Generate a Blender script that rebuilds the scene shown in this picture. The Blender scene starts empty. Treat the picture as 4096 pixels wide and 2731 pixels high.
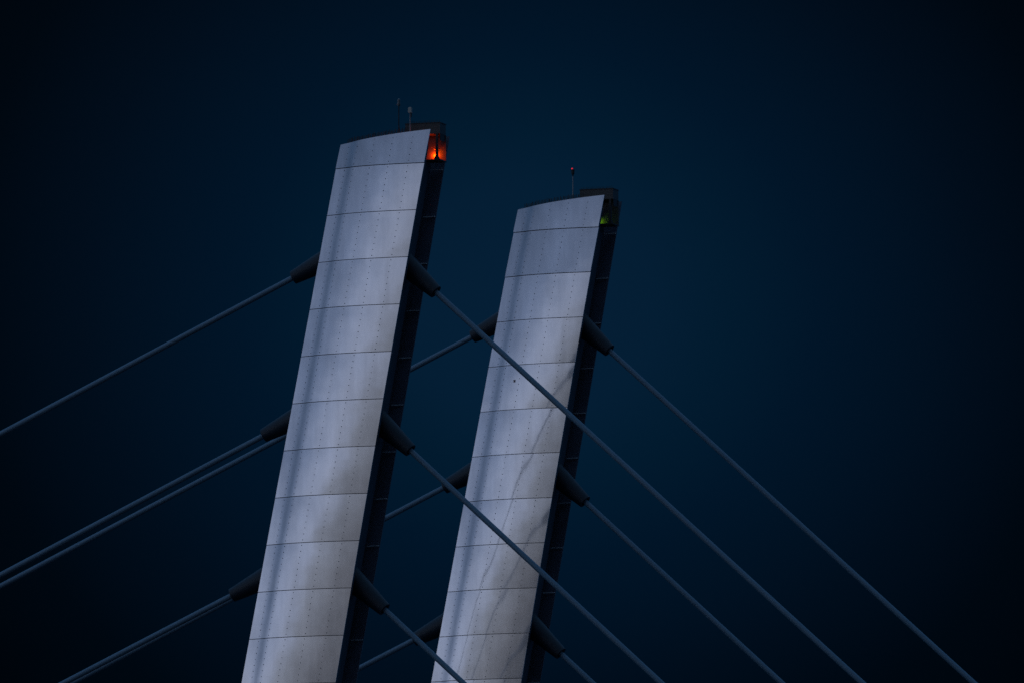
import bpy, math, random
from mathutils import Vector, Matrix

sc = bpy.context.scene
R = math.radians

# ------------------------------------------------------------------ camera
cam_d = bpy.data.cameras.new("camera")
cam = bpy.data.objects.new("camera", cam_d)
sc.collection.objects.link(cam)
cam.location = (0, 0, 2)
cam.rotation_euler = (R(90 + 6.6098), 0, 0)
cam_d.lens = 375.0
cam_d.sensor_width = 36
cam_d.clip_start = 1
cam_d.clip_end = 20000
cam_d.dof.use_dof = True
cam_d.dof.focus_distance = 353
cam_d.dof.aperture_fstop = 1.3
sc.camera = cam

# ------------------------------------------------------------------ world: dusk sky
SUN_AZ = 58.0            # afterglow, degrees left of straight behind the camera
GLOW = Vector((-math.sin(R(SUN_AZ)), -math.cos(R(SUN_AZ)), 0))
w = bpy.data.worlds.new("World")
sc.world = w
w.use_nodes = True
nt = w.node_tree
nt.nodes.clear()


def nd(t, **kw):
    n = nt.nodes.new(t)
    for k, v in kw.items():
        setattr(n, k, v)
    return n


def val(x):
    return x.outputs[0] if hasattr(x, "outputs") else x


def mth(op, a, b=None, clamp=False):
    n = nd('ShaderNodeMath', operation=op, use_clamp=clamp)
    for i, x in enumerate((a, b)):
        if x is None:
            continue
        if isinstance(x, (int, float)):
            n.inputs[i].default_value = x
        else:
            nt.links.new(x, n.inputs[i])
    return n.outputs[0]


def vdot(a, v):
    n = nd('ShaderNodeVectorMath', operation='DOT_PRODUCT')
    nt.links.new(a, n.inputs[0])
    n.inputs[1].default_value = v
    return n.outputs['Value']


def ramp(x, stops, ease='EASE'):
    n = nd('ShaderNodeValToRGB')
    n.color_ramp.interpolation = ease
    e = n.color_ramp.elements
    while len(e) < len(stops):
        e.new(0.5)
    for el, (p, c) in zip(e, stops):
        el.position = p
        el.color = (*c, 1)
    nt.links.new(x, n.inputs[0])
    return n.outputs[0]


def cmix(mode, a, b, fac=1.0):
    n = nd('ShaderNodeMix', data_type='RGBA', blend_type=mode)
    n.inputs[0].default_value = fac
    for i, x in ((6, a), (7, b)):
        if isinstance(x, tuple):
            n.inputs[i].default_value = (*x, 1)
        else:
            nt.links.new(x, n.inputs[i])
    return n.outputs[2]


def s2l(*c):
    return tuple(((x / 255) / 12.92 if x / 255 <= .04045 else ((x / 255 + .055) / 1.055) ** 2.4) for x in c)


tc = nd('ShaderNodeTexCoord').outputs['Generated']
sep = nd('ShaderNodeSeparateXYZ')
nt.links.new(tc, sep.inputs[0])
dx, dy, dz = sep.outputs
# noise that breaks up the falloff below
noi = nd('ShaderNodeTexNoise')
noi.inputs['Scale'].default_value = 16
noi.inputs['Detail'].default_value = 2
noi.inputs['Roughness'].default_value = .45
nt.links.new(tc, noi.inputs['Vector'])
nz = mth('SUBTRACT', noi.outputs['Fac'], 0.5)
# eastern side: vignette falloff painted into the sky colour, brightest at the view centre
CDIR = Vector((0.0012, 1.0, math.tan(R(6.85)))).normalized()
SIDE = Vector((1, 0, 0))
UPV = CDIR.cross(SIDE).normalized()
if UPV.z < 0:
    UPV = -UPV
ax = vdot(tc, SIDE)
ax = mth('SUBTRACT', ax, CDIR.x)
ay = vdot(tc, UPV)
r2 = mth('ADD', mth('POWER', mth('ABSOLUTE', mth('MULTIPLY', ax, 1.0)), 2.0),
         mth('POWER', mth('ABSOLUTE', mth('MULTIPLY', ay, 1.12)), 2.0))
rad = mth('MULTIPLY', mth('SQRT', r2), 1 / 0.30)
rad = mth('ADD', rad, mth('MULTIPLY', nz, 0.02), True)
front = ramp(rad, [(0.0, s2l(5, 31, 54)), (0.04, s2l(4, 30, 52)), (0.06, s2l(2, 27, 47)), (0.09, s2l(1, 21, 40)),
                   (0.14, s2l(1, 13, 27)), (0.175, s2l(0, 7, 16)), (0.21, s2l(0, 4, 10)), (0.35, s2l(2, 12, 26)),
                   (0.6, s2l(10, 40, 70)), (1.0, s2l(22, 62, 100))], 'LINEAR')
fmask = mth('MULTIPLY', mth('ADD', dy, 0.2), 1.6, True)      # 1 ahead, 0 behind
frontm = cmix('MULTIPLY', front, (1, 1, 1))
nfm = nd('ShaderNodeMix', data_type='RGBA', blend_type='MIX')
nt.links.new(fmask, nfm.inputs[0])
nfm.inputs[6].default_value = (0, 0, 0, 1)
nt.links.new(front, nfm.inputs[7])
# western side: afterglow, brightest low over the horizon
azd = mth('DIVIDE', vdot(tc, GLOW), mth('SQRT', mth('ADD', mth('ADD', mth('POWER', dx, 2.0), mth('POWER', dy, 2.0)), 1e-6)))
azr = ramp(mth('ADD', mth('MULTIPLY', azd, 0.5), 0.5),
           [(0.0, (0, 0, 0)), (0.50, (.0, .0, .0)), (0.78, (.15, .15, .15)), (0.90, (.50, .485, .46)), (.945, (.80, .80, .80)), (.975, (.93, .93, .93)), (1.0, (1, 1, 1))], 'LINEAR')
elr = ramp(mth('ADD', mth('MULTIPLY', dz, 1.0), 0.2, True),
           [(0.0, (.02, .02, .025)), (0.19, (.06, .06, .06)), (0.245, (.17, .16, .155)), (0.295, (.33, .335, .355)), (0.325, (.57, .615, .76)),
            (0.355, (.47, .53, .69)), (0.40, (.17, .23, .36)), (0.6, (.04, .06, .10)), (1.0, (0, 0, 0))], 'LINEAR')
glow = cmix('MULTIPLY', azr, elr)
glown = cmix('MULTIPLY', glow, (1.10, 1.15, 1.25))
# Nishita twilight over everything, sun just under the western horizon
sky = nd('ShaderNodeTexSky')
sky.sky_type = 'NISHITA'
sky.sun_disc = False
sky.sun_elevation = R(-4)
sky.sun_rotation = R(180 + SUN_AZ)
nsk = cmix('MULTIPLY', sky.outputs[0], (.02, .02, .02))
# the zenith is still a little bright: it lights the tops of the cables
zen = ramp(dz, [(0.0, (0, 0, 0)), (0.30, (0, 0, 0)), (0.55, (.05, .10, .18)), (1.0, (.09, .17, .30))], 'LINEAR')
tot = cmix('ADD', cmix('ADD', cmix('ADD', nfm.outputs[2], glown), nsk), zen)
bg = nd('ShaderNodeBackground')
bg.inputs['Strength'].default_value = 1.0
nt.links.new(tot, bg.inputs['Color'])
wo = nd('ShaderNodeOutputWorld')
nt.links.new(bg.outputs[0], wo.inputs['Surface'])

# very weak broad twilight light from the same side as the afterglow
sl = bpy.data.lights.new("sun", 'SUN')
sl.energy = 0.05
sl.angle = R(25)
sl.color = (.75, .85, 1.0)
so = bpy.data.objects.new("sun", sl)
sc.collection.objects.link(so)
so.rotation_euler = (-(GLOW + Vector((0, 0, 1.1)))).to_track_quat('-Z', 'Y').to_euler()

sc.view_settings.view_transform = 'Standard'
sc.view_settings.look = 'None'
sc.view_settings.exposure = 0
sc.view_settings.gamma = 1
sc.cycles.use_denoising = False
sc.cycles.sample_clamp_indirect = 3

# ------------------------------------------------------------------ materials


def mat(name, col, rough=.6, metal=0., emit=None, es=0., noise=None, bump=None, spec=.5):
    m = bpy.data.materials.new(name)
    m.use_nodes = True
    t = m.node_tree
    b = t.nodes['Principled BSDF']
    b.inputs['Base Color'].default_value = (*col, 1)
    b.inputs['Roughness'].default_value = rough
    b.inputs['Metallic'].default_value = metal
    b.inputs['Specular IOR Level'].default_value = spec
    if emit:
        b.inputs['Emission Color'].default_value = (*emit, 1)
        b.inputs['Emission Strength'].default_value = es
    if noise:
        scale, amt = noise
        tx = t.nodes.new('ShaderNodeTexCoord')
        n = t.nodes.new('ShaderNodeTexNoise')
        n.inputs['Scale'].default_value = scale
        n.inputs['Detail'].default_value = 5
        t.links.new(tx.outputs['Object'], n.inputs['Vector'])
        mr = t.nodes.new('ShaderNodeMapRange')
        mr.inputs['To Min'].default_value = 1 - amt
        mr.inputs['To Max'].default_value = 1 + amt
        t.links.new(n.outputs['Fac'], mr.inputs['Value'])
        mx = t.nodes.new('ShaderNodeMix')
        mx.data_type = 'RGBA'
        mx.blend_type = 'MULTIPLY'
        mx.inputs[0].default_value = 1
        mx.inputs[6].default_value = (*col, 1)
        t.links.new(mr.outputs[0], mx.inputs[7])
        t.links.new(mx.outputs[2], b.inputs['Base Color'])
    if bump:
        scale, st = bump
        tx = t.nodes.new('ShaderNodeTexCoord')
        n = t.nodes.new('ShaderNodeTexNoise')
        n.inputs['Scale'].default_value = scale
        n.inputs['Detail'].default_value = 2
        t.links.new(tx.outputs['Object'], n.inputs['Vector'])
        bp = t.nodes.new('ShaderNodeBump')
        bp.inputs['Strength'].default_value = 1
        bp.inputs['Distance'].default_value = st
        t.links.new(n.outputs['Fac'], bp.inputs['Height'])
        t.links.new(bp.outputs[0], b.inputs['Normal'])
    return m


def cladding_mat():
    """Satin stainless sheet: a sharp reflection under a broad one, faint oil-canning, grime."""
    m = bpy.data.materials.new('satin_steel')
    m.use_nodes = True
    t = m.node_tree
    t.nodes.clear()
    N = t.nodes.new
    L = t.links.new
    tx = N('ShaderNodeTexCoord')
    big = N('ShaderNodeTexNoise')
    big.inputs['Scale'].default_value = 1.1
    big.inputs['Detail'].default_value = 1.5
    L(tx.outputs['Object'], big.inputs['Vector'])
    bp = N('ShaderNodeBump')
    bp.inputs['Distance'].default_value = .0038
    L(big.outputs['Fac'], bp.inputs['Height'])
    dirt = N('ShaderNodeTexNoise')
    dirt.inputs['Scale'].default_value = 1.0
    dirt.inputs['Detail'].default_value = 6
    dirt.inputs['Roughness'].default_value = .6
    mp = N('ShaderNodeMapping')
    mp.inputs['Scale'].default_value = (1.6, 1.6, .5)
    L(tx.outputs['Object'], mp.inputs['Vector'])
    L(mp.outputs[0], dirt.inputs['Vector'])
    cr = N('ShaderNodeValToRGB')
    cr.color_ramp.elements[0].position = .3
    cr.color_ramp.elements[0].color = (.50, .51, .535, 1)
    cr.color_ramp.elements[1].position = .75
    cr.color_ramp.elements[1].color = (.66, .67, .70, 1)
    L(dirt.outputs['Fac'], cr.inputs['Fac'])
    # fine mill grain
    gr = N('ShaderNodeTexNoise')
    gr.inputs['Scale'].default_value = 26
    gr.inputs['Detail'].default_value = 3
    L(tx.outputs['Object'], gr.inputs['Vector'])
    gm = N('ShaderNodeMapRange')
    gm.inputs['To Min'].default_value = .93
    gm.inputs['To Max'].default_value = 1.07
    L(gr.outputs['Fac'], gm.inputs['Value'])
    # rain runs: long thin streaks down the sheet
    mp2 = N('ShaderNodeMapping')
    mp2.inputs['Scale'].default_value = (7, 7, .35)
    mp2.inputs['Rotation'].default_value = (0, R(-10.3), 0)
    L(tx.outputs['Object'], mp2.inputs['Vector'])
    st = N('ShaderNodeTexNoise')
    st.inputs['Scale'].default_value = 1.0
    st.inputs['Detail'].default_value = 4
    L(mp2.outputs[0], st.inputs['Vector'])
    sm = N('ShaderNodeMapRange')
    sm.inputs['From Min'].default_value = .3
    sm.inputs['From Max'].default_value = .7
    sm.inputs['To Min'].default_value = .965
    sm.inputs['To Max'].default_value = 1.02
    L(st.outputs['Fac'], sm.inputs['Value'])
    sg = N('ShaderNodeMath')
    sg.operation = 'MULTIPLY'
    L(sm.outputs[0], sg.inputs[0])
    L(gm.outputs[0], sg.inputs[1])
    gm = sg
    mx = N('ShaderNodeMix')
    mx.data_type = 'RGBA'
    mx.blend_type = 'MULTIPLY'
    mx.inputs[0].default_value = 1
    L(cr.outputs[0], mx.inputs[6])
    L(gm.outputs[0], mx.inputs[7])
    g1 = N('ShaderNodeBsdfAnisotropic')
    g1.inputs['Roughness'].default_value = .065
    g2 = N('ShaderNodeBsdfAnisotropic')
    g2.inputs['Roughness'].default_value = .28
    for g in (g1, g2):
        L(mx.outputs[2], g.inputs['Color'])
        L(bp.outputs[0], g.inputs['Normal'])
    df = N('ShaderNodeBsdfDiffuse')
    L(mx.outputs[2], df.inputs['Color'])
    m0 = N('ShaderNodeMixShader')
    m0.inputs[0].default_value = .12
    L(g2.outputs[0], m0.inputs[1])
    L(df.outputs[0], m0.inputs[2])
    ms = N('ShaderNodeMixShader')
    ms.inputs[0].default_value = .55
    L(g1.outputs[0], ms.inputs[1])
    L(m0.outputs[0], ms.inputs[2])
    o = N('ShaderNodeOutputMaterial')
    L(ms.outputs[0], o.inputs['Surface'])
    return m


M = dict(
    clad=cladding_mat(),
    inner=mat('shell_inside', (.10, .11, .13), .55, 0, noise=(3, .25)),
    rivet=mat('dark_rivet', (.12, .12, .125), .6),
    back=mat('painted_inside', (.12, .15, .21), .6, noise=(2, .3)),
    core=mat('dark_steel', (.05, .07, .10), .6, noise=(2, .3)),
    strip=mat('galvanised_strip', (.75, .8, .85), .5),
    sleeve=mat('black_rubber', (.007, .019, .032), .55, noise=(9, .25)),
    hollow=mat('sleeve_bore', (.004, .004, .004), .9),
    cable=mat('grey_cable_sheath', (.105, .20, .28), .5, noise=(1.2, .10)),
    house=mat('lamp_house_paint', (.045, .042, .042), .55, noise=(5, .2)),
    dark=mat('dark_pole_paint', (.012, .014, .018), .6),
    pole=mat('pale_pole_paint', (.30, .29, .30), .5),
    cap=mat('pale_plastic', (.42, .40, .36), .5),
    capd=mat('grey_glass_dome', (.10, .12, .13), .3),
    spike=mat('spike_wire', (.004, .006, .007), .5),
    tag=mat('brown_plate', (.30, .20, .20), .6),
    lamp_o=mat('orange_lens', (.8, .2, .02), .4, emit=(1.0, .13, .004), es=10),
    lamp_g=mat('green_lens', (.2, .8, .05), .4, emit=(.40, 1.0, .02), es=7),
    lamp_r=mat('red_lens', (.8, .05, .05), .4, emit=(1.0, .02, .04), es=.8),
    water=mat('harbour_water', (.003, .006, .01), .12, bump=(.6, .05)),
    deck=mat('deck_concrete', (.10, .10, .10), .8, noise=(.5, .2)),
)

# ------------------------------------------------------------------ mesh helpers


def tag(o, label=None, cat=None, group=None, kind=None):
    for k, v in (('label', label), ('category', cat), ('group', group), ('kind', kind)):
        if v:
            o[k] = v
    return o


class MB:
    def __init__(s):
        s.v, s.f, s.m, s.s = [], [], [], []

    def add(s, vs, fs, mi=0, smooth=False):
        b = len(s.v)
        s.v += [tuple(x) for x in vs]
        for f in fs:
            s.f.append(tuple(b + i for i in f))
            s.m.append(mi)
            s.s.append(smooth)

    def hexa(s, c, mi=0):
        """8 corners: bottom 0-3 counter-clockwise from above, top 4-7"""
        s.add(c, [(3, 2, 1, 0), (4, 5, 6, 7), (0, 1, 5, 4), (1, 2, 6, 5), (2, 3, 7, 6), (3, 0, 4, 7)], mi)

    def box(s, x0, x1, y0, y1, z0, z1, mi=0):
        s.hexa([(x0, y0, z0), (x1, y0, z0), (x1, y1, z0), (x0, y1, z0),
                (x0, y0, z1), (x1, y0, z1), (x1, y1, z1), (x0, y1, z1)], mi)

    def lathe(s, p, d, prof, n=20, mi=0, smooth=True, caps=True, mis=None):
        """rings (distance along d, radius) about the line p + t d"""
        d = Vector(d).normalized()
        p = Vector(p)
        a = d.orthogonal().normalized()
        b = d.cross(a)
        for i in range(len(prof) - 1):
            r = []
            for t, q in prof[i:i + 2]:
                r += [p + d * t + (a * math.cos(2 * math.pi * k / n) + b * math.sin(2 * math.pi * k / n)) * q for k in range(n)]
            s.add(r, [(k, (k + 1) % n, n + (k + 1) % n, n + k) for k in range(n)], mis[i] if mis else mi, smooth)
        if caps:
            for t, q, rev in ((prof[0][0], prof[0][1], True), (prof[-1][0], prof[-1][1], False)):
                r = [p + d * t + (a * math.cos(2 * math.pi * k / n) + b * math.sin(2 * math.pi * k / n)) * q for k in range(n)]
                s.add(r, [tuple(reversed(range(n))) if rev else tuple(range(n))], mi)

    def tube(s, pts, rad, n=14, mi=0):
        """round tube along points with shared rings (smooth in both directions)"""
        pts = [Vector(p) for p in pts]
        ref = Vector((0, 1, 0))
        vs = []
        for i, p in enumerate(pts):
            d = (pts[min(i + 1, len(pts) - 1)] - pts[max(i - 1, 0)]).normalized()
            a = d.cross(ref).normalized()
            b = d.cross(a)
            vs += [p + (a * math.cos(2 * math.pi * k / n) + b * math.sin(2 * math.pi * k / n)) * rad for k in range(n)]
        fs = []
        for i in range(len(pts) - 1):
            for k in range(n):
                fs.append((i * n + k, i * n + (k + 1) % n, (i + 1) * n + (k + 1) % n, (i + 1) * n + k))
        s.add(vs, fs, mi, True)
        s.add(vs[:n], [tuple(reversed(range(n)))], mi)
        s.add(vs[-n:], [tuple(range(n))], mi)

    def build(s, name, mats, parent=None):
        me = bpy.data.meshes.new(name)
        me.from_pydata(s.v, [], s.f)
        for m in (mats if isinstance(mats, (list, tuple)) else [mats]):
            me.materials.append(m)
        me.polygons.foreach_set('material_index', s.m)
        me.polygons.foreach_set('use_smooth', s.s)
        me.update()
        o = bpy.data.objects.new(name, me)
        sc.collection.objects.link(o)
        if parent:
            o.parent = parent
        return o


def empty(name, loc=(0, 0, 0), rz=0.):
    o = bpy.data.objects.new(name, None)
    o.empty_display_size = 1
    sc.collection.objects.link(o)
    o.location = loc
    o.rotation_euler = (0, 0, rz)
    return o


# ------------------------------------------------------------------ bridge geometry (metres)
# Local axes of a pylon: x along the bridge (to the right), y away from the camera, z up.
YAW = R(-19.5)
NEAR = Vector((-3.46, 350.0, 0))
DB = Vector((math.sin(-YAW), math.cos(YAW), 0))
UB = Vector((math.cos(YAW), math.sin(YAW), 0))
FAR = NEAR + DB * 17.91 - UB * 0.08
DEPTH = 2.02
PITCH = 1.5575
SEAMT = .0
SEAMS = [48.485 - PITCH * k for k in range(0, 16)]


def uR(z):
    return 0.768 - 0.1812 * (49.604 - z)


def uL(z):
    q = 49.238 - z
    return -2.413 - .18 - 0.1895 * q - 0.00027 * q * q


# bulge of the sheet: facing angle (degrees to the left) across the width, integrated
PHI = [(0, 16), (.07, 18), (.165, 28), (.26, 16), (.42, 9.5), (.65, 2.5), (.88, -2.5), (1, -4)]
SET = .52      # how far the left edge stands back from the right one


def phi(t):
    for (a, p), (b, q) in zip(PHI, PHI[1:]):
        if t <= b:
            x = (t - a) / (b - a)
            x = x * x * (3 - 2 * x)
            return p + (q - p) * x
    return PHI[-1][1]


NT = 60
_h = [0.]
for i in range(NT):
    _h.append(_h[-1] + math.tan(R(phi((i + .5) / NT))) * 3.2 / NT)
SET = _h[-1]
_h = [h - SET for h in _h]


def bulge(t):
    x = t * NT
    i = min(int(x), NT - 1)
    return _h[i] + (_h[i + 1] - _h[i]) * (x - i)


def bow(z):
    """slight lengthwise curve of the whole shell"""
    q = (z - 40.5) / 9.0
    return 0.08 * min(q * q, 4.2)


def top_z(t):
    return 49.29 + 0.314 * t + 0.075 * t * (1 - t)


RIV = (.109, .22, .412, .617, .831)


def panel(mb, z0, z1, rnd, top=False, rivets=True, lean=0.):
    """one curved sheet with turned edges, 3 cm thick"""
    tilt = rnd.uniform(-.0055, .0055) + lean
    twist = rnd.uniform(-.003, .003)
    pil = rnd.uniform(.001, .004)
    nz = 8

    def P(t, s, off=0.):
        zz1 = (top_z(t) if top else z1)
        zl = -SEAMT * (1 - t)
        z = z0 + zl + (zz1 - (0 if top else -zl) - z0 - zl) * s
        h = bulge(t) + tilt * (s - .5) * 2 + twist * (t - .5) * (s - .5) * 4 + pil * (1 - (2 * s - 1) ** 2)
        return (uL(z) + (uR(z) - uL(z)) * t, bow(z) - h + off, z)
    W = NT + 1
    out = [P(i / NT, j / nz) for j in range(nz + 1) for i in range(W)]
    mb.add(out, [(j * W + i, j * W + i + 1, (j + 1) * W + i + 1, (j + 1) * W + i) for j in range(nz) for i in range(NT)], 0, True)
    inn = [P(i / NT, j / nz, .03) for j in range(nz + 1) for i in range(W)]
    mb.add(inn, [(j * W + i, (j + 1) * W + i, (j + 1) * W + i + 1, j * W + i + 1) for j in range(nz) for i in range(NT)], 1, True)
    for s in (0, 1):
        a = [P(i / NT, s) for i in range(W)] + [P(i / NT, s, .03) for i in range(W)]
        mb.add(a, [((i, W + i, W + i + 1, i + 1) if s == 0 else (i, i + 1, W + i + 1, W + i)) for i in range(NT)], 0)
    for t in (0, 1):
        a = [P(t, j / nz) for j in range(nz + 1)] + [P(t, j / nz, .03) for j in range(nz + 1)]
        n = nz + 1
        mb.add(a, [((j, j + 1, n + j + 1, n + j) if t == 0 else (j, n + j, n + j + 1, j + 1)) for j in range(nz)], 0)
    if rivets:
        m = 0.08
        rows = 8 if not top else 5
        step = .197
        for t in RIV:
            for k in range(rows):
                z = z0 + m + k * step + (0 if not top else 0.0)
                zt = top_z(t) if top else z1
                if z > zt - .04:
                    continue
                s = (z - z0) / (zt - z0)
                c = Vector(P(t, s))
                dt = .01
                tu = (Vector(P(t + dt, s)) - Vector(P(t - dt, s))).normalized()
                tz = (Vector(P(t, min(s + .02, 1))) - Vector(P(t, s - .02))).normalized()
                nrm = tu.cross(tz).normalized()
                if nrm.y > 0:
                    nrm = -nrm
                rr = .0165 * rnd.uniform(.85, 1.15)
                mb.lathe(c - nrm * .002, nrm, [(0, rr), (.006, rr * .9), (.009, rr * .4)], 8, 2)


def sleeve(mb, p, d, r_end, slope, length, back):
    """tapered anchor sleeve open at its outer end; p is the centre of the open end, d points outward"""
    r_in = .125
    prof = [(-back, r_end + slope * back), (-.05, r_end + slope * .05), (0, r_end), (0, r_end),
            (0, r_in + .03), (0, r_in + .03), (-.35, r_in)]
    mis = [0, 0, 1, 0, 1, 1]
    mb.lathe(p, d, prof, 28, 0, True, False, mis)
    mb.lathe(p, d, [(-.36, r_in + .06), (-.35, r_in + .06)], 20, 1)


CAB_R = [((.62, 44.30), -.903), ((-.27, 39.07), -.906), ((-1.17, 33.82), -.906)]
CAB_L = [((-4.40, 44.97), .4585), ((-5.44, 39.735), .4595), ((-6.55, 34.44), .455)]


def pylon(org, label, seed, plate=False):
    rnd = random.Random(seed)
    root = empty('bridge_pylon', org, YAW)
    tag(root, label, 'bridge pylon', 'leaning steel pylons of the bridge')
    G = .011
    # camera-side sheets
    zs = SEAMS
    mb = MB()
    panel(mb, zs[0] + G, 0, rnd, top=True, lean=-.021)
    mb.build('cladding_panel', [M['clad'], M['inner'], M['rivet']], root)
    for k in range(12):
        mb = MB()
        panel(mb, zs[k + 1] + G, zs[k] - G, rnd, lean=((-.022 if plate else -.007) if k == 0 else 0))
        mb.build('cladding_panel', [M['clad'], M['inner'], M['rivet']], root)
    mb = MB()
    z = zs[12]
    while z > 1:
        z2 = max(z - PITCH * 2, 0)
        panel(mb, z2, z - G, rnd, rivets=False)
        z = z2
    mb.build('lower_cladding', [M['clad'], M['inner'], M['rivet']], root)
    # dark backing strips seen through the open joints
    mb = MB()
    for z in zs[:13]:
        W = NT + 1
        a = []
        for dz_ in (-.05, .05):
            for i in range(W):
                t = .004 + .992 * i / NT
                zz = z + dz_ - SEAMT * (1 - t)
                a.append((uL(zz) + (uR(zz) - uL(zz)) * t, bow(zz) - bulge(t) + .036, zz))
        mb.add(a, [(i, i + 1, W + i + 1, W + i) for i in range(NT)], 0)
    mb.build('joint_backing', M['rivet'], root)
    # far-side shell (one curved sheet, convex away from the camera)
    mb = MB()
    nzz = 32
    W = NT // 2 + 1

    def B(t, z, off):
        return (uL(z) + (uR(z) - uL(z)) * t, DEPTH - bow(z) * .5 + (bulge(1 - t) + SET * t) * .8 - .02 + off, z)
    for off, flip, sm in ((0, False, 1), (.05, True, 0)):
        a = []
        for j in range(nzz + 1):
            for i in range(W):
                t = i / (W - 1)
                a.append(B(t, 49.6 * (j / nzz) if j < nzz else 49.238 + .366 * t, off))
        f = []
        for j in range(nzz):
            for i in range(W - 1):
                q = (j * W + i, j * W + i + 1, (j + 1) * W + i + 1, (j + 1) * W + i)
                f.append(tuple(reversed(q)) if flip else q)
        mb.add(a, f, sm, True)
    for t in (0, 1):
        a = [B(t, 49.6 * j / nzz if j < nzz else 49.238 + .366 * t, 0) for j in range(nzz + 1)] + \
            [B(t, 49.6 * j / nzz if j < nzz else 49.238 + .366 * t, .05) for j in range(nzz + 1)]
        n = nzz + 1
        mb.add(a, [(j, n + j, n + j + 1, j + 1) for j in range(nzz)], 1)
    a = [B(i / (W - 1), 49.238 + .366 * i / (W - 1), 0) for i in range(W)] + [B(i / (W - 1), 49.238 + .366 * i / (W - 1), .05) for i in range(W)]
    mb.add(a, [(i, i + 1, W + i + 1, W + i) for i in range(W - 1)], 1)
    mb.build('back_shell', [M['clad'], M['back']], root)
    # pale joint strips on its inside, showing past the core at the right
    for z in zs[:13]:
        mb = MB()
        y = DEPTH - bow(z) * .5 - .03
        u1 = uR(z) - .015
        mb.box(u1 - .42, u1, y - .06, y - .004, z - .013, z + .013)
        mb.build('joint_strip', M['strip'], root)
    # steel core between the shells, with a deep groove towards the back
    mb = MB()
    for (z0, z1) in ((0, 20), (20, 36), (36, 48.66)):
        for (y0, y1, ins) in ((.30, 1.42, .30), (1.422, 1.86, .44)):
            ya = max(y0, .66)
            mb.hexa([(uL(z0) + ins, ya, z0), (uR(z0) - ins, y0, z0), (uR(z0) - ins, y1, z0), (uL(z0) + ins, y1, z0),
                     (uL(z1) + ins, ya, z1), (uR(z1) - ins, y0, z1), (uR(z1) - ins, y1, z1), (uL(z1) + ins, y1, z1)])
    mb.build('core_column', M['core'], root)
    # flange behind each vertical edge of the front sheets
    mb = MB()
    for (z0, z1) in ((0, 20), (20, 36), (36, 49.1)):
        for sgn in (0, 1):
            yo = 0 if sgn else SET

            def e(z, k):
                return (uR(z) - .03 - k) if sgn else (uL(z) + .03 + k)
            mb.hexa([(min(e(z0, 0), e(z0, .04)), bow(z0) + .035 + yo, z0), (max(e(z0, 0), e(z0, .04)), bow(z0) + .035 + yo, z0),
                     (max(e(z0, 0), e(z0, .04)), bow(z0) + .22 + yo, z0), (min(e(z0, 0), e(z0, .04)), bow(z0) + .22 + yo, z0),
                     (min(e(z1, 0), e(z1, .04)), bow(z1) + .035 + yo, z1), (max(e(z1, 0), e(z1, .04)), bow(z1) + .035 + yo, z1),
                     (max(e(z1, 0), e(z1, .04)), bow(z1) + .22 + yo, z1), (min(e(z1, 0), e(z1, .04)), bow(z1) + .22 + yo, z1)])
    mb.build('edge_flange', M['core'], root)
    # cable sleeves
    for (u, z), s in CAB_R:
        d = Vector((1, 0, s)).normalized()
        mb = MB()
        sleeve(mb, Vector((u + .02, 1.0, z - .02 * .9)), d, .235, .105, 1, 1.75)
        mb.build('cable_sleeve', [M['sleeve'], M['hollow']], root)
    for (u, z), s in CAB_L:
        d = Vector((-1, 0, -s)).normalized()
        mb = MB()
        sleeve(mb, Vector((u, 1.0, z)), d, .232, .105, 1, 1.9)
        mb.build('cable_sleeve', [M['sleeve'], M['hollow']], root)
    # lamp housing at the head
    mb = MB()
    mb.box(-.44, .78, 1.0, 1.57, 49.575, 49.925)
    hs_ = mb.build('lamp_housing', M['house'], root)
    mb = MB()
    mb.box(-.455, .795, .985, 1.585, 49.927, 49.955)
    mb.build('lid', M['dark'], hs_)
    mb = MB()
    mb.box(.625, .705, 1.005, 1.065, 48.72, 49.573)
    mb.hexa([(.57, .997, 48.72), (.75, .997, 48.72), (.75, 1.09, 48.72), (.57, 1.09, 48.72),
             (.618, .997, 48.84), (.712, .997, 48.84), (.712, 1.07, 48.84), (.618, 1.07, 48.84)])
    mb.build('corner_post', M['dark'], hs_)
    mb = MB()
    mb.box(.755, .775, 1.07, 1.505, 49.34, 49.573)
    mb.build('side_plate', M['dark'], hs_)
    mb = MB()
    mb.box(-1.1, .80, 1.53, 1.57, 48.72, 49.573)
    mb.build('back_plate', M['house'], hs_)
    mb = MB()
    mb.box(-1.3, .80, .98, 1.60, 48.675, 48.717)
    mb.build('floor_plate', M['dark'], hs_)
    # bird spikes: one comb of wires standing on a thin rail
    def comb(pts, hs, wd):
        vs, fs = [], []
        for (u, y, z) in pts:
            vs += [(u - wd, y - wd, z), (u - wd, y + wd, z), (u + wd, y + wd, z), (u + wd, y - wd, z)]
        for i in range(len(pts) - 1):
            a, b = 4 * i, 4 * (i + 1)
            fs.append((a + 3, b, b + 1, a + 2))
        for i, ((u, y, z), h) in enumerate(zip(pts, hs)):
            a = 4 * i
            b = len(vs)
            du, dy_ = rnd.uniform(-.02, .02), rnd.uniform(-.03, .03)
            k = wd * .7
            vs += [(u - k + du, y - k + dy_, z + h), (u - k + du, y + k + dy_, z + h),
                   (u + k + du, y + k + dy_, z + h), (u + k + du, y - k + dy_, z + h)]
            for q in range(4):
                fs.append((a + q, a + (q + 1) % 4, b + (q + 1) % 4, b + q))
            fs.append((b, b + 1, b + 2, b + 3))
        return vs, fs
    mb = MB()
    n = 46
    pts, hs = [], []
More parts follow.
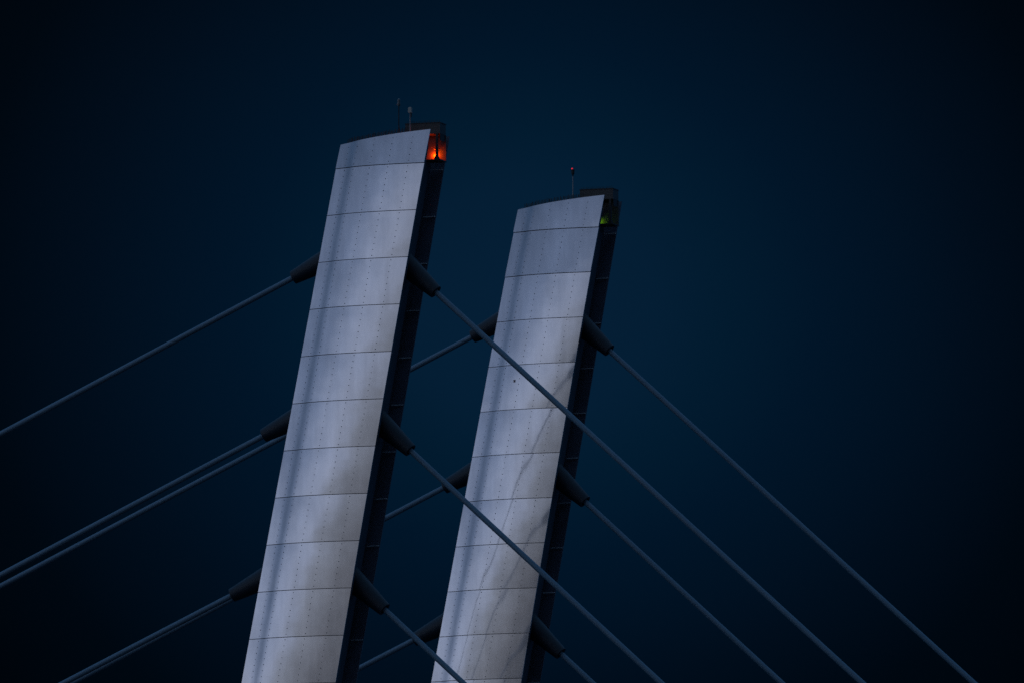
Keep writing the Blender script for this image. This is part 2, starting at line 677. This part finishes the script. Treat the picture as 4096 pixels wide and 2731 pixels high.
    for i in range(n):
        t = (i + rnd.uniform(-.15, .15)) / n * .70 + .085
        z = top_z(t)
        pts.append((uL(z) + (uR(z) - uL(z)) * t, bow(z) - bulge(t) + .045, z - .01))
        hs.append(.17 * rnd.uniform(.75, 1.1))
    mb.add(*comb(pts, hs, .011))
    mb.build('bird_spikes', M['spike'], root)
    mb = MB()
    mb.add(*comb([(-.40 + i * .054, 1.06, 49.957) for i in range(22)], [.08] * 22, .006))
    mb.build('bird_spikes', M['spike'], hs_)
    if plate:
        z = 43.25
        t = .36
        mb = MB()
        u = uL(z) + (uR(z) - uL(z)) * t
        y = bow(z) - bulge(t)
        mb.box(u - .04, u + .04, y - .012, y + .02, z - .045, z + .045)
        mb.build('marker_plate', M['tag'], root)
    return root


pylon(NEAR, 'large nearer leaning pylon with pale steel panels and an orange glow at its head', 3)
pylon(FAR, 'farther leaning pylon with pale steel panels and a green glow at its head', 11, True)

# ------------------------------------------------------------------ stay cables
rows = ['uppermost', 'middle', 'lowest']
for org, who in ((NEAR, 'nearer orange-lit'), (FAR, 'farther green-lit')):
    for side, cabs in (('right', CAB_R), ('left', CAB_L)):
        for k, ((u, z), s) in enumerate(cabs):
            z_end = 1.5
            L_ = (z_end - z) / s
            u0 = u - (.22 if side == 'right' else -.22)
            pts = []
            n = 40
            for i in range(n + 1):
                q = i / n
                uu = u0 + (L_ + (u - u0)) * q
                zz = z + (uu - u) * s - .07 * math.sin(math.pi * q) * (abs(L_) / 60) + 0
                pts.append((uu - u0, 0, zz - z))
            o = MB()
            o.tube(pts, .094, 20)
            c = o.build('stay_cable', M['cable'])
            c.location = org + UB * u0 + DB * 1.0 + Vector((0, 0, z))
            c.rotation_euler = (0, 0, YAW)
            tag(c, f'{rows[k]} grey stay cable running down to the {side} from the {who} pylon', 'stay cable',
                'stay cables fanned from the pylons')

# ------------------------------------------------------------------ masts on the pylon heads


def local(org, u, y, z):
    return org + UB * u + DB * y + Vector((0, 0, z))


def mast(org, u, z0, h, label, head, polem):
    r = empty('light_mast', local(org, u, .8, z0), YAW)
    tag(r, label, 'mast', 'thin masts on the pylon heads')
    mb = MB()
    mb.lathe((0, 0, -1.1), (0, 0, 1), [(0, .03), (.6, .03), (.62, .02), (1.1 + h, .018)], 10)
    mb.build('pole', polem, r)
    mb = MB()
    if head == 'dome':
        mb.lathe((0, 0, h), (0, 0, 1), [(-.04, .025), (-.03, .055), (.05, .062), (.06, .05), (.16, .05), (.20, .035), (.22, .01)], 14)
        mb.build('dome', M['capd'], r)
    elif head == 'box':
        mb.box(-.055, .055, -.05, .05, h - .02, h + .15)
        mb.lathe((0, 0, h + .14), (0, 0, 1), [(0, .04), (.035, .03)], 10)
        mb.build('sensor_box', M['cap'], r)
        mb = MB()
        mb.box(.022, .055, -.02, .02, h - .16, h - .021)
        mb.build('bracket', M['dark'], r)
    else:
        mb.lathe((0, 0, h), (0, 0, 1), [(-.1, .015), (-.02, .03), (0, .055), (.15, .06), (.17, .04)], 14)
        mb.build('lamp_body', M['dark'], r)
        mb = MB()
        mb.lathe((-.02, -.02, h + .165), (0, 0, 1), [(0, .026), (.02, .026), (.035, .02), (.045, .008)], 12)
        mb.build('lens', M['lamp_r'], r)
    return r


mast(NEAR, -.60, 49.68, .885, 'tall thin black mast with a dim round top on the nearer pylon', 'dome', M['dark'])
mast(NEAR, -.20, 49.68, .62, 'short pale mast with a square sensor box beside the lamp housing', 'box', M['pole'])
mast(FAR, -.63, 49.68, .80, 'slim grey mast tipped with a small red light on the farther pylon', 'lamp', M['pole'])

# ------------------------------------------------------------------ navigation lamps in the housings


def nav(org, u, y, z, lens, label, col, energy, r_=.03):
    r = empty('navigation_lamp', local(org, u, y, z), YAW)
    tag(r, label, 'lamp', 'coloured lamps in the pylon heads')
    mb = MB()
    mb.lathe((0, 0, 0), (0, 0, 1), [(0, .07), (.05, .07), (.06, .045), (.16, .045)], 16)
    mb.build('base', M['dark'], r)
    mb = MB()
    mb.lathe((0, 0, .161), (0, 0, 1), [(0, r_), (.03, r_ * 1.2), (.16, r_ * 1.1), (.2, r_ * .6), (.21, .01)], 16)
    mb.build('lens', lens, r)
    mb = MB()
    mb.lathe((0, 0, .375), (0, 0, 1), [(0, .115), (.012, .115), (.05, .03)], 20)  # added disc: cuts the upward lamp light so the upper wall stays dark
    mb.build('light_block', M['dark'], r)
    ld = bpy.data.lights.new('lamp_light', 'POINT')
    ld.energy = energy
    ld.color = col
    ld.shadow_soft_size = .03
    lo = bpy.data.objects.new('lamp_light', ld)
    sc.collection.objects.link(lo)
    lo.parent = r
    lo.location = (-.13, .08, .19)
    return r


nav(NEAR, .541, 1.385, 48.72, M['lamp_o'], 'glowing orange lamp behind the corner post of the nearer pylon head', (1, .05, .001), 30)
nav(FAR, .12, 1.40, 48.60, M['lamp_g'], 'small green lamp half hidden behind the top edge of the farther pylon', (.06, 1, .03), .8, .03)

# ------------------------------------------------------------------ what lies below the frame
mb = MB()
mb.add([(-6000, -6000, 0), (6000, -6000, 0), (6000, 6000, 0), (-6000, 6000, 0)], [(0, 1, 2, 3)])
tag(mb.build('water', M['water']), kind='structure')
